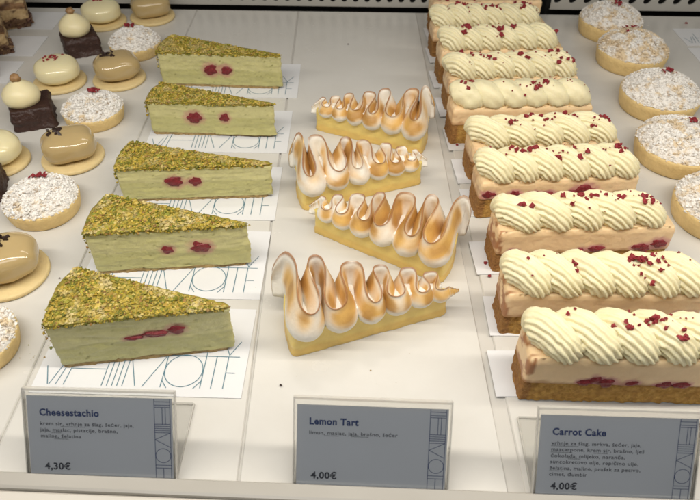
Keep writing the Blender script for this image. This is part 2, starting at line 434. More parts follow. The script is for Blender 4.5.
SL = [((63,369),(238,350)), ((98,275),(254,266)), ((124,203),(275,198)), ((153,135),(277,138)), ((163,86),(284,90))]
cheesecake(*SL[0], 1, 'nearest green cheesecake slice with a long streaked raspberry in its cut face',
           [(.44,.0235,.0055,.0018), (.56,.0255,.0075,.0024), (.68,.0275,.005,.0037)], .058, HB=.0415)
cheesecake(*SL[1], 2, 'second nearest green cheesecake slice, small and large raspberry in its cut face', [(.475,.0215,.0042,.0033), (.685,.0225,.0068,.0048)], .050, HB=.040)
cheesecake(*SL[2], 3, 'middle green cheesecake slice of the five, two close raspberries left of centre', [(.36,.0205,.0062,.0046), (.49,.0200,.0046,.0038)], .043, HB=.0335)
cheesecake(*SL[3], 4, 'fourth green cheesecake slice, its lower right edge broken loose', [(.36,.020,.0066,.0052), (.60,.021,.0042,.0042)], .040, chip=True, HB=.0345)
cheesecake(*SL[4], 5, 'farthest green cheesecake slice near the back grille', [(.42,.0205,.0065,.0056), (.54,.0205,.0052,.0050)], .044)
ycards = [.2430, .3290, (G(269,222)).y, (G(276,155)).y, (G(286,100)).y]
cl = ['white printed card under the nearest cheesecake slice', 'white printed card under the second nearest cheesecake slice', 'white printed card under the middle cheesecake slice',
      'white printed card under the fourth cheesecake slice', 'white printed card under the farthest cheesecake slice']
for i, (y, l) in enumerate(zip(ycards, cl)):
    cake_card((-.2085+.0025*i, y+.002), R(-1 + .4*i), .139, .077, l, 'printed cards under the cheesecake')

# ------------------------------------------------------------------ lemon tarts
def lemon_tart(pw, pt, side, seed, label, W=.044, lobes=6.0, mh=.0265, flare=1):
    rs = random.Random(seed); a = G(*pw); b = G(*pt); L0 = (b-a).length
    hA = math.asin(W/2/L0); L = L0*math.cos(hA)
    ed = math.atan2(b.y-a.y, b.x-a.x)
    # side=-1: the front cut runs from (0,-W/2) to the tip
    ang = ed + side*hA
    org = Vector((a.x, a.y)) - Vector((math.cos(ang)*0 - math.sin(ang)*side*W/2, math.sin(ang)*0 + math.cos(ang)*side*W/2))
    t = thing('lemon_tart', label, 'tart slice', (org.x, org.y, .0002), ang, 'torched meringue lemon tarts')
    poly = [(0, -W/2), (L*.97, -.0022), (L*.975, .0022), (0, W/2), (-.0020, W/4), (-.0028, 0), (-.0020, -W/4)]
    HT = .023
    mb = MB()
    def disp(x, y, z, n):
        return .0006*fbm(x, y, z*2, 90, seed) + (.0005*nz(x, y, z, 500, seed) if z < .006 else 0) + .0008*sstep(.006, .003, z)
    def col(x, y, z, n):
        q = (.88,.68,.22)
        q = mixc(q, (.80,.56,.17), sstep(.008, .005, z + .001*nz(x, y, 0, 200, seed)))
        q = mixc(q, (.90,.70,.26), .5*sstep(.017, .022, z)); return q
    wall_prism(mb, poly, 0, HT, 14, disp, col, step=.0025)
    mb.build('lemon_curd', 'curd', t)
    # piped ribbon of meringue, folded back and forth towards the tip
    n = 760; prof = [(0, 1.0), (.10, 1.08), (.22, 1.12), (.36, 1.0), (.50, .80), (.63, .60), (.75, .42), (.85, .28), (.92, .18), (.97, .11), (1.0, .05)]
    pts = []; Ph = lobes*2*math.pi; ph0 = math.pi/2*(-side)
    c0 = L/Ph
    for i in range(n+1):
        u = i/n; ph = ph0 + Ph*u
        xe = u + .30*u*(1-u)                         # folds get tighter to the tip
        x = -.0022 + (L-.0065)*xe
        A = max(.0020, (W*.5-.0002)*(1 - x/(L*1.04)) + .0012)
        x2 = x - 1.0*c0*(1.15-.4*u)*math.sin(2*ph)*(1+.25*nz(u*9, 4, 0, 1, seed))
        y = A*math.sin(ph)*(1 + .10*nz(u*14, 0, 0, 1, seed))
        pts.append((x2, y, u, ph, A))
    # a loose flap where the piping began, and the spike where it ended
    x2, y, u, ph, A = pts[0]
    for j in range(1, 15): pts.insert(0, (x2-.00030*j*flare, y - math.copysign(.00010*j, y), 0, ph, A))
    x2, y, u, ph, A = pts[-1]
    for j in range(1, 16):
        w = j/15; pts.append((x2+.010*w, y*(1-w), 1+w, ph, A*(1-w)))
    tot = len(pts); V = []; Cc = []
    m = len(prof)
    white = (.90,.87,.80); gold = (.78,.48,.14); brown = (.32,.13,.035)
    for i in range(tot):
        p0 = pts[max(0, i-2)]; p2 = pts[min(tot-1, i+2)]; tx, ty = p2[0]-p0[0], p2[1]-p0[1]; l = math.hypot(tx, ty) or 1
        tx /= l; ty /= l; nx, ny = -ty, tx
        u = pts[i][2]; ph = pts[i][3]; uu = min(u, 1); s_out = math.sin(ph)
        h = (mh*(1-.60*uu**1.15))*(1 + .12*nz(u*16, 1, 0, 1, seed))
        h *= (1 - .06*abs(s_out)**4)*(1 - .27*s_out*side)
        if i < 20: h *= .40 + .60*(i/20)**.5
        th = .0056*(1-.42*uu)
        if u > 1: h *= (2-u)*.85+.15; th *= (2-u)*.9+.04
        if i < 12: th *= (.25+.0625*i)
        for sd in (1, -1):
            seq = prof if sd == 1 else prof[::-1]
            for (vz, hw) in seq:
                hwv = hw*(1 - .25*sstep(.3, .7, vz)*abs(s_out))
                off = sd*hwv*th
                lean = (.0042*math.sin(math.pi*min(1, vz*1.15))*(1-.4*uu) - .0010 + .0022*vz**4)*s_out
                x = pts[i][0] + nx*off - .0045*vz**2*(1-uu)*math.cos(ph*.5+seed)
                y = pts[i][1] + ny*off + lean
                z = HT - .0008 + h*vz + .0006*nz(x, y, vz*3, 160, seed) - .0048*abs(s_out)**2*(1-vz)**2
                V.append((x, y, z))
                e = (ny*sd)*s_out*(1 if True else 0)
                e = -e if (tx*1.0) < 0 and abs(s_out) > .9 else e
                q = nz(x, y, z, 90, seed+3); q2 = nz(x, y, z, 42, seed+8)
                st = nz(u*34, vz*1.2, sd, 1, seed+6); expo = .56 + .32*e + .40*q2 + .85*st + .12*abs(math.cos(ph))
                band = sstep(.16, .50, vz + .14*q)*(1-.35*sstep(.72, .90, vz))
                g = sstep(.05, 1.0, expo*band*1.15)
                c = mixc(white, gold, g*1.0)
                c = mixc(c, brown, sstep(.70, 1.25, g + .55*q + .2*q2)*.55)
                c = mixc(c, brown, .92*sstep(.92, .985, vz)*sstep(-.75, -.1, q))
                Cc.append(c)
    mm = 2*m
    Fc = [(i*mm+k, (i+1)*mm+k, (i+1)*mm+(k+1) % mm, i*mm+(k+1) % mm) for i in range(tot-1) for k in range(mm)]
    Fc.append(tuple(range(mm))); Fc.append(tuple(reversed(range((tot-1)*mm, tot*mm))))
    mb = MB(); mb.add(V, Fc, Cc, True)
    # core so the folds stand on a closed bed
    mb.build('meringue', 'mer', t)
    mb = MB()
    wall_prism(mb, [(.003, -W*.42), (L*.93, -.0012), (L*.93, .0012), (.003, W*.42)], HT+.0002, HT+.0065, 3, lambda *q: 0, lambda *q: white, step=.003)
    mb.build('meringue_bed', 'mer', t)
    return t
lemon_tart((293.6,357), (450,311), -1, 1, 'nearest meringue tart, widest at its left end with a big scorched curl', mh=.028, lobes=5.6, flare=1.6)
lemon_tart((441,284), (311,229), +1, 2, 'second nearest meringue tart, pointing left with its wide end at right')
lemon_tart((304,211), (424,182), -1, 3, 'third meringue tart from the front, wide at left and pointing right', mh=.0235)
lemon_tart((420,155), (313,128), +1, 4, 'farthest meringue tart, beside the empty back of its board', W=.042, mh=.023)

# ------------------------------------------------------------------ carrot cake bars
def star(n=72, teeth=9, amp=.16):
    return [(2*math.pi*k/n, 1 - amp + amp*abs(math.cos(teeth*math.pi*k/n))**.8*1.6) for k in range(n)]
def carrot(pl, ang, seed, label, style, nb=6, L=.136, smear=.3, speck=False, extra=()):
    rs = np.random.RandomState(seed+50); a = G(*pl); W = .030
    t = thing('carrot_cake_bar', label, 'cake bar', (a.x, a.y, .0008), R(ang), 'carrot cake bars in a row')
    Z2 = [.0425, .0400, .0405, .0365, .0345, .0385, .0355, .0385, .0345, .0420][seed-1]; Z1 = Z2*(.46 if seed < 4 else .56)
    extra = [(e[0], e[1]-.0195+Z1, e[2], e[3]) for e in extra]
    poly = [(0, 0), (L, 0), (L, W), (0, W)]
    emb = [(rs.rand()*.9+.05, Z1+.001+rs.rand()*.004, .003+.0028*rs.rand(), .0018+.0016*rs.rand()) for _ in range(nb if seed > 1 else 1)] + list(extra)
    if speck: emb = [(rs.rand()*.9+.05, Z1+rs.rand()*.018, .0015+.001*rs.rand(), .001+.0008*rs.rand()) for _ in range(nb)]
    def dS(x, y, z, n): return .0010*fbm(x, y, z, 220, seed) - .0012*abs(nz(x, y, z, 520, seed+2)) - (.0006 if y < .003 else 0)
    def cS(x, y, z, n):
        g = .5+.6*fbm(x, y, z, 260, seed); q = mixc((.44,.22,.045), (.72,.45,.12), g)
        if x < .006: q = mixc(q, (.30,.12,.045), .6)
        return q
    mb = MB(); wall_prism(mb, poly, 0, Z1, 12, dS, cS, step=.0018); mb.build('sponge', 'sponge', t)
    def dC(x, y, z, n): return -.0016*sstep(Z2-.0035, Z2+.0003, z) + .0005*fbm(x, y, z, 100, seed+1) + .0003*nz(x, y, z, 500, seed)
    def cC(x, y, z, n):
        q = (.90,.67,.40)
        e = fbm(x, y, z, 130, seed+7)
        if x < .004: q = mixc(q, (.42,.19,.08), smear*2*sstep(-.1, .5, e + (.034-z)*22))
        q = mixc(q, (.42,.20,.07), sstep(Z1+.0035, Z1+.0002, z + .0022*e)*.8)
        if y < .003:
            for bx, bz, sx, sz in emb:
                d = math.hypot((x-bx*L)/(sx*1.6), (z-bz)/(sz*1.7)) + .3*nz(x, y, z, 300, seed)
                q = mixc((.62,.24,.28), q, .3+.7*sstep(.65, 1.15, d))
        return q
    mb = MB(); wall_prism(mb, poly, Z1+.0001, Z2, 14, dC, cC, step=.0018); mb.build('cream_layer', 'peach', t)
    for i, (bx, bz, sx, sz) in enumerate(emb): berry(t, bx*L, .0002, bz, sx, sz, seed*11+i, sy=.3)
    if style == 'bare':
        for i in range(16):
            v, f = blob(.0016+.001*rs.rand(), seed+i, (1, 1, .7), n=8, amp=.5, fr=2); q = MB(); q.add(v, f, smooth=False)
            q.build('raspberry_crumb', 'dryberry', t, (rs.rand()*L, rs.rand()*W, Z2+.0008))
        return t
    # piped cream
    mb = MB(); path = []; rad = []
    if style == 'rope':  turns, ry, rz, r0, teeth, amp = 5.5, .0066, .0044, .0100, 17, .12; r0 = .0108
    if style == 'shell': turns, ry, rz, r0, teeth, amp = 6.0, .0052, .0042, .0117, 16, .11
    if style == 'smooth': turns, ry, rz, r0, teeth, amp = 6.0, .0048, .0036, .0118, 5, .07
    turns += rs.uniform(-.45, .45); ry *= rs.uniform(.85, 1.15); shear = rs.uniform(.7, 1.5)
    n = int(turns*34); ph0 = -1.0 + rs.rand()*.7
    for i in range(n+1):
        u = i/n; ph = ph0 + 2*math.pi*turns*u
        x = .0042 + (L-.0128)*u + .0012*nz(u*8, 0, 0, 1, seed)
        x += -.0042*math.cos(ph)*(shear if style == 'rope' else .5)
        y = W/2 + ry*math.cos(ph)*(1+.12*nz(u*7, 3, 0, 1, seed))
        z = Z2 + .0044 + rz*math.sin(ph)*(1+.25*nz(u*6, 7, 0, 1, seed))
        path.append(Vector((x, y, z)))
        r = r0*(1 + .07*math.sin(ph+1) + .08*nz(u*11, 5, 0, 1, seed))
        e = min(1, .08 + i/6, .10 + (n-i)/7); rad.append(r*e**.7)
    sweep(mb, path, rad, star(teeth=teeth, amp=amp, n=teeth*7))
    V = np.vstack(mb.v); V[:, 2] = np.maximum(V[:, 2], Z2-.0002)
    for q in range(len(V)):
        V[q] += (np.array([nz(*V[q], 130, seed), nz(*V[q], 130, seed+2), nz(*V[q], 130, seed+4)]))*.0008 + .0006*nz(*V[q], 420, seed+9)
    mb.v = [V]
    mb.build('piped_cream', 'pipe', t)
    # dried raspberry bits in clusters on the ridges
    k = 0; total = 36
    while k < total:
        small = k > 20; cx = .010 + rs.rand()*(L-.022); cy = W*.5 + (rs.rand()-.55)*.014; m = rs.randint(1, 5)
        for _ in range(m):
            x = cx + rs.randn()*(.012 if small else .0038); y = cy + rs.randn()*(.005 if small else .0028)
            d = (V[:, 0]-x)**2 + (V[:, 1]-y)**2; s = d < .0016**2
            if not s.any(): continue
            z = V[s, 2].max(); k += 1
            v, f = blob((.00045+.0006*rs.rand()) if small else (.0010+.0021*rs.rand()**1.5), seed*31+k, (1, .8, .75), n=8, amp=.55, fr=2.2)
            q = MB(); q.add(v, f, smooth=False); q.build('raspberry_crumb', 'dryberry', t, (x, y, z+.0003), rs.rand()*3)
    return t
bars = [((517,401), -.8, 'rope', 8, 'nearest carrot cake bar, cut off by the right edge and just behind its price card', .9),
        ((498,335), .5, 'rope', 6, 'second nearest carrot cake bar, twisted cream rope with berry bits', .9),
        ((491,273), 4.0, 'rope', 6, 'third nearest carrot cake bar, rusty crumb at its left end', .9),
        ((475,219), 5.5, 'rope', 7, 'fourth nearest carrot cake bar, one big raspberry in its front face', .25),
        ((468,181), 5.5, 'rope', 3, 'fifth nearest carrot cake bar, flat twisted cream', .2),
        ((449,145), 4.5, 'smooth', 9, 'sixth nearest carrot cake bar, smooth rounded cream blobs', .2),
        ((445,112), 4.5, 'shell', 4, 'seventh nearest carrot cake bar, ridged cream shells', .2),
        ((438,85), 5.0, 'shell', 4, 'eighth nearest carrot cake bar, third from the grille', .2),
        ((431,58), 5.0, 'shell', 5, 'ninth nearest carrot cake bar, rounded shells and a red berry cluster at right', .2),
        ((430,37), 5.0, 'bare', 24, 'farthest carrot cake bar against the grille, no piped cream on top', .2)]
for i, (pl, an, st, nb, lb, sm) in enumerate(bars): carrot(pl, an, i+1, lb, st, nb, smear=sm, speck=(st == 'bare'),
    extra={3: [(.66, .0245, .0085, .0050), (.42, .022, .007, .0025)], 0: [(.28, .0212, .0045, .0024), (.33, .0240, .0042, .0036), (.375, .0222, .0060, .0038), (.50, .0215, .0040, .0024), (.64, .0205, .0045, .0016), (.73, .0210, .0050, .0022)], 2: [(.93, .026, .006, .004), (.84, .023, .004, .003)]}.get(i, ()))
cpos = [((496,397), 'white card under the nearest carrot cake bar'), ((490,336), 'white card under the second nearest carrot cake bar'), ((477,275), 'white card under the third nearest carrot cake bar'),
        ((467,217), 'white card under the fourth nearest carrot cake bar'), ((458,184), 'white card under the fifth nearest carrot cake bar'), ((449,151), 'white card under the sixth nearest carrot cake bar'),
        ((440,117), 'white card under the seventh nearest carrot cake bar'), ((434,88), 'white card under the eighth nearest carrot cake bar'), ((430,63), 'white card under the ninth nearest carrot cake bar'),
        ((428,42), 'white card under the farthest carrot cake bar')]
for i, (p, l) in enumerate(cpos):
    g = G(*p); cake_card((g.x, g.y), R([1, 0, 3, 4, 4, 4, 4, 5, 5, 5][i]), .120, .038, l, 'white cards under the carrot cake', logo_on=False)

# ------------------------------------------------------------------ sugared crumble tartlets
def red_bits(t, pts_fn, n, rs, smin=.0009, smax=.0026, m='dryberry', name='raspberry_crumb'):
    for k in range(n):
        x, y, z = pts_fn()
        v, f = blob(smin+(smax-smin)*rs.rand()**1.4, rs.randint(999), (1, .8, .6), n=8, amp=.55, fr=2.2)
        q = MB(); q.add(v, f, smooth=False); q.build(name, m, t, (x, y, z), rs.rand()*3)
def tartlet(c, r, seed, label, group, white=.6, hs=.018, hd=.019, off=(0, 0)):
    rs = np.random.RandomState(seed+200); g = c if isinstance(c, Vector) else G(*c)
    t = thing('crumble_tartlet', label, 'tartlet', (g.x, g.y, .0002), rs.rand()*6, group)
    mb = MB(); lathe(mb, [(r*.90, 0), (r*.93, .0008), (r*.965, hs*.3), (r*1.0, hs*.7), (r*1.01, hs*.95), (r*.985, hs+.0008), (r*.9, hs)], 72, wob=.012, seed=seed)
    mb.build('pastry_shell', 'shell', t)
    W0 = (.93,.91,.88); T0 = (.78,.64,.44); B0 = (.42,.28,.15)
    def sug(x, y, z):
        e = fbm(x, y, z, 95, seed) ; f2 = nz(x, y, z, 420, seed+3)
        q = mixc(T0, W0, sstep(-.60, .12, e + .55*f2 + (white-.5)*1.6))
        return mixc(q, B0, .75*sstep(.35, .6, nz(x, y, z, 520, seed+8)))
    mb = MB(); v = []; cc = []; n = 120; m = 34
    for j in range(m+1):
        s = j/m; rr = r*.985*math.sin(s*math.pi/2)
        for i in range(n):
            a = 2*math.pi*i/n; x = rr*math.cos(a); y = rr*math.sin(a)
            z = hs - .001 + hd*(max(0, 1-(rr/(r*1.0))**2.3))**.75
            d = .0016*fbm(x, y, z, 190, seed) + .0011*abs(nz(x, y, z, 480, seed+5))
            v.append((x*(1+d*6), y*(1+d*6), z+d)); cc.append(sug(x, y, z))
    f = [(j*n+i, (j+1)*n+i, (j+1)*n+(i+1) % n, j*n+(i+1) % n) for j in range(m) for i in range(n)]
    mb.add(v, f, cc, False)
    pts = []
    for _ in range(1900):
        rr = r*1.0*math.sqrt(rs.rand()); a = rs.rand()*6.283; x = rr*math.cos(a); y = rr*math.sin(a)
        z = hs - .001 + hd*(max(0, 1-(rr/(r*1.0))**2.3))**.75 + .0008
        pts.append((x, y, z))
    lumps(mb, pts, .0005, .0018, lambda p: sug(*p), rs, flat=.75, power=2.2)
    mb.build('crumble_top', 'crumble', t)
    ox, oy = off
    def fn():
        x = ox*r + rs.randn()*r*.13; y = oy*r + rs.randn()*r*.11; rr = math.hypot(x, y)
        return x, y, hs + hd*(max(0, 1-(rr/r)**2.3))**.75 + .0024
    red_bits(t, fn, 11, rs, .0009, .0030)
    t.rotation_euler[2] = 0
    return t
GR = 'sugared tartlets at the right edge'
tartlet(G(607,33), .0385, 1, 'farthest of the right tartlets, by the back grille', GR, .55, off=(.0, -.05))
tartlet(G(628,63), .0400, 2, 'second farthest of the right tartlets, browner with little sugar', GR, .30, off=(-.05, .45))
tartlet(G(655,107), .0405, 3, 'middle of the five right tartlets, elongated red berry flake on top', GR, .62, off=(.15, .2))
tartlet(G(674,158), .0405, 4, 'fourth of the right tartlets from the back, half beside the third carrot bars', GR, .55, off=(.2, .2))
tartlet(G(716,219), .0400, 5, 'nearest right tartlet, cut off by the right edge', GR, .55, off=(.0, .1))
GL = 'sugared tartlets among the small pastries at left'
tartlet(G(137,52), .0295, 6, 'farthest small sugared tartlet, beside the farthest cheesecake slice', GL, .75, .013, .015, (-.12, .3))
tartlet(G(96,119), .0300, 7, 'middle small sugared tartlet right of a chocolate brownie', GL, .75, .013, .013, (-.05, .35))
tartlet(G(46,210), .0310, 8, 'nearest whole small sugared tartlet at the left', GL, .80, .014, .012, (-.1, .5))
tartlet(G(-22,350), .0300, 9, 'nearest small sugared tartlet, mostly cut off by the left edge', GL, .6, .014, .012)

# ------------------------------------------------------------------ glazed pastries
def superell(mb, a, b, c, e1, e2, n=56, m=32, seed=0, amp=0.0, flatb=.0, z0=0):
    def sp(w, e): return math.copysign(abs(w)**e, w)
    v = []
    for j in range(m+1):
        ph = -math.pi/2 + math.pi*j/m
        for i in range(n):
            th = 2*math.pi*i/n
            x = a*sp(math.cos(ph), e1)*sp(math.cos(th), e2); y = b*sp(math.cos(ph), e1)*sp(math.sin(th), e2); z = c*sp(math.sin(ph), e1)
            k = 1 + amp*nz(x, y, z, 70, seed); v.append((x*k, y*k, z0 + c + z*k))
    f = [(j*n+i, j*n+(i+1) % n, (j+1)*n+(i+1) % n, (j+1)*n+i) for j in range(m) for i in range(n)]
    mb.add(v, f, None, True)
def disc(t, r, seed, hh=.004):
    mb = MB(); lathe(mb, [(r*.96, 0), (r, .0008), (r*1.005, hh*.6), (r*.985, hh*.92), (r*.95, hh), (r*.5, hh)], 56, wob=.02, seed=seed)
    mb.build('biscuit_base', 'biscuit', t)
def dome(c, r, seed, label, ox=.0, oy=.2):
    rs = np.random.RandomState(seed+300); g = G(*c)
    t = thing('glazed_dome_cake', label, 'small cake', (g.x, g.y, .0002), 0, 'white glazed domes with red crumbs')
    disc(t, r*1.19, seed)
    mb = MB(); superell(mb, r, r*.97, .0125, .78, 1, seed=seed, amp=.045, z0=.0038); mb.build('glazed_dome', 'dome', t)
    def fn():
        x = ox*r + rs.randn()*r*.17; y = oy*r + rs.randn()*r*.14; q = min(.98, math.hypot(x, y)/r)
        return x, y, .0038+.0125+.0125*(1-q**(2/.72))**(.72/2) + .0002
    red_bits(t, fn, 16, rs, .0006, .0022)
dome((61,83), .0238, 1, 'white glazed dome between the two brownies, red crumbs on top', -.05, .1)
dome((104,23), .0245, 2, 'farthest white glazed dome, by the back grille', -.1, .2)
dome((0,163), .0235, 3, 'white glazed dome cut off by the left edge', -.1, .1)
def caramel(c, rz, seed, label, s=1.0, bx=-.006):
    rs = np.random.RandomState(seed+400); g = G(*c)
    t = thing('caramel_glazed_cake', label, 'small cake', (g.x, g.y, .0002), R(rz), 'caramel glazed cakes with chocolate bits')
    disc(t, .0285*s, seed+9)
    mb = MB(); superell(mb, .0245*s, .0205*s, .0132*s, .74, .74, seed=seed, amp=.07, z0=.0038); mb.build('glazed_body', 'caramel', t)
    def fn():
        return bx + rs.randn()*.0045, .003 + rs.randn()*.0035, .0038+.0262*s+.0004
    for k in range(12):
        x, y, z = fn(); m = MB(); a = rs.rand()*3; l = .0018+.0022*rs.rand(); w = .0007+.0006*rs.rand()
        box(m, -l, l, -w, w, -.0006, .0008); o = m.build('chocolate_bit', 'dchoc', t, (x, y, z)); o.rotation_euler = (rs.randn()*.5, rs.randn()*.5, a)
caramel((120,80), 25, 1, 'caramel glazed cake between two sugared tartlets')
caramel((74,159), 25, 2, 'caramel glazed cake behind the nearest whole sugared tartlet')
caramel((10,275), 25, 3, 'nearest caramel glazed cake, cut off by the left edge', 1.05, .002)
caramel((153,18), 25, 4, 'farthest caramel glazed cake, by the back grille')
def brownie(c, rz, seed, label, dx=0, dy=0):
    rs = np.random.RandomState(seed+500); g = G(*c)
    t = thing('chocolate_brownie', label, 'brownie', (g.x, g.y, .0002), R(rz), 'brownies topped with cream and a hazelnut')
    mb = MB(); s = .0195
    wall_prism(mb, [(-s, -s), (s, -s), (s, s), (-s, s)], 0, .0215, 14, lambda x, y, z, n: .0022*fbm(x, y, z, 110, seed) + .0006*nz(x, y, z, 400, seed) + .0010*sstep(.006, 0, z) - .0016*sstep(.018, .0215, z), lambda *q: (.1,.05,.03), step=.002)
    mb.build('brownie_base', 'choc', t)
    mb = MB(); z = .0212
    lathe(mb, [(.0125, z-.001), (.0160, z+.0015), (.0176, z+.006), (.0172, z+.011), (.0145, z+.0155), (.0105, z+.019), (.0068, z+.0215), (.0036, z+.0235), (.001, z+.0245)], 40, dx, dy, wob=.05, seed=seed)
    mb.build('cream_dollop', 'dollop', t)
    v, f = blob(.0050, seed, (1, 1, .75), n=14, amp=.18); mb = MB(); mb.add(v, f, smooth=True); mb.build('hazelnut', 'nut', t, (dx, dy, z+.0265))
brownie((83,50), 28, 1, 'far chocolate brownie with cream dollop, behind a white dome', -.002, .001)
brownie((36,120), 22, 2, 'near chocolate brownie with cream dollop, whole hazelnut on top', -.005, .001)
brownie((-17,192), 20, 3, 'chocolate brownie almost wholly cut off by the left edge', -.004)

# ------------------------------------------------------------------ layered slices, far left
def layered(c, rz, seed, label, lx=.085, ly=.034, hh=.058):
    rs = np.random.RandomState(seed+600); g = G(*c)
    t = thing('layered_cream_slice', label, 'cake slice', (g.x, g.y, .0008), R(rz), 'layered coffee cream slices with chocolate shavings')
    poly = [(-lx, 0), (0, 0), (0, ly), (-lx, ly)]
    lay = [(0, .011, (.16,.09,.045)), (.011, .024, (.62,.45,.24)), (.024, .031, (.30,.17,.08)), (.031, hh, (.66,.50,.28))]
    def col(x, y, z, n):
        zz = z + .002*nz(x, y, 0, 60, seed); q = lay[-1][2]
        for a, b, c_ in lay:
            if a <= zz < b: q = c_
        return mixc(q, (.12,.06,.03), sstep(.1, .5, fbm(x, y, z, 110, seed)))
    for i, (a, b, c_) in enumerate(lay):
        mb = MB(); wall_prism(mb, poly, a+.00005, b, 8, lambda x, y, z, n: .0016*fbm(x, y, z, 120, seed+i), col, step=.0025)
        mb.build(['sponge_base', 'lower_cream', 'middle_sponge', 'upper_cream'][i], 'layer', t)
    mb = MB(); pts = [(-lx*rs.rand(), ly*rs.rand(), hh+.001+.003*rs.rand()) for _ in range(330)]; ptb = [(-lx*rs.rand(), -.0005, .012*rs.rand()) for _ in range(90)] + [(.0008, ly*rs.rand(), .010*rs.rand()) for _ in range(60)]
    m2 = MB(); lumps(m2, ptb, .0010, .0034, [(.10,.045,.03), (.16,.08,.05), (.35,.22,.12)], rs, flat=.6); m2.build('chocolate_border', 'layer', t)
    lumps(mb, pts, .0010, .0036, [(.10,.045,.03), (.16,.08,.05), (.07,.03,.02), (.35,.22,.12)], rs, flat=.6)
    mb.build('chocolate_shavings', 'layer', t)
layered((32,27), 24, 1, 'far layered coffee cream slice by the back grille')
layered((12,54), 24, 2, 'near layered coffee cream slice at the left edge')
layered((-4,80), 24, 3, 'layered coffee cream slice almost wholly cut off by the left edge')
for (p, l) in (((52.5,30), 'white card under the far layered cream slice'), ((33,56.5), 'white card under the near layered cream slice'), ((7,84), 'white card with only its corner in view at the left edge')):
    g = G(*p); cake_card((g.x-.125, g.y), 0, .125, .052, l, 'white cards under the layered cream slices', logo_on=False)
g = G(687,46); cake_card((g.x, g.y), R(2), .125, .048, 'printed white card with a stray red berry crumb, far right by the grille', 'empty printed cards at the far right', lx=1)
g = G(704,67); cake_card((g.x, g.y), R(2), .125, .048, 'white card at the right edge in front of the berry marked card', 'empty printed cards at the far right')
rs = np.random.RandomState(5)
def stray(p, r, lb, m='dryberry', nm='raspberry_crumb', ct='crumb', z=.0008):
    g = G(*p); v, f = blob(r, int(p[0]), (1, .8, .6), n=8, amp=.5, fr=2); q = MB(); q.add(v, f, smooth=False)
    tag(q.build(nm, m, None, (g.x, g.y, z+r*.3)), lb, ct, 'stray crumbs on the boards')
stray((686,24), .0018, 'red berry crumb lying on the far right printed card')
stray((485,264), .0018, 'red berry crumb on the card left of the third nearest carrot bar', z=.001)
stray((489,277), .0015, 'small red berry crumb below the third nearest carrot bar corner', z=.001)
stray((457,146), .0016, 'red berry crumb left of the sixth nearest carrot bar', z=.001)
stray((348,45), .0009, 'tiny dark speck on the empty back of the tart board', 'dchoc', 'chocolate_crumb')
stray((281,386), .0009, 'tiny dark speck left of the lemon tart price card', 'dchoc', 'chocolate_crumb')
stray((60,279), .0007, 'tiny dark crumb left of the nearest cheesecake slice', 'dchoc', 'chocolate_crumb')
stray((45,358), .0007, 'tiny green crumb beside the nearest cheesecake card corner', 'crust', 'nut_crumb')

for (p, n_, sp, m_, nm, lb) in (((52,352), 14, .012, 'crumb', 'nut_crumbs', 'scatter of tiny green nut crumbs by the nearest cheesecake corner'),
                            ((262,280), 8, .016, 'crumb', 'nut_crumbs', 'few tiny nut crumbs right of the second cheesecake slice'),
                            ((345,372), 9, .030, 'crust', 'pastry_crumbs', 'faint pastry crumbs in front of the nearest meringue tart'),
                            ((640,215), 10, .020, 'crust', 'pastry_crumbs', 'faint pastry crumbs between the carrot bars and the right tartlets'),
                            ((100,160), 10, .030, 'crust', 'pastry_crumbs', 'faint pastry crumbs between the small pastries at left')):
    g = G(*p); q = MB(); pts = [(rs.randn()*sp, rs.randn()*sp*.7, .0003) for _ in range(n_)]
    lumps(q, pts, .0002, .0006, [(.40,.33,.06), (.25,.24,.04), (.55,.42,.16)], rs, flat=.7)
    o = q.build(nm, m_, None, (g.x, g.y, .0002)); tag(o, lb, 'crumbs'); o['kind'] = 'stuff'

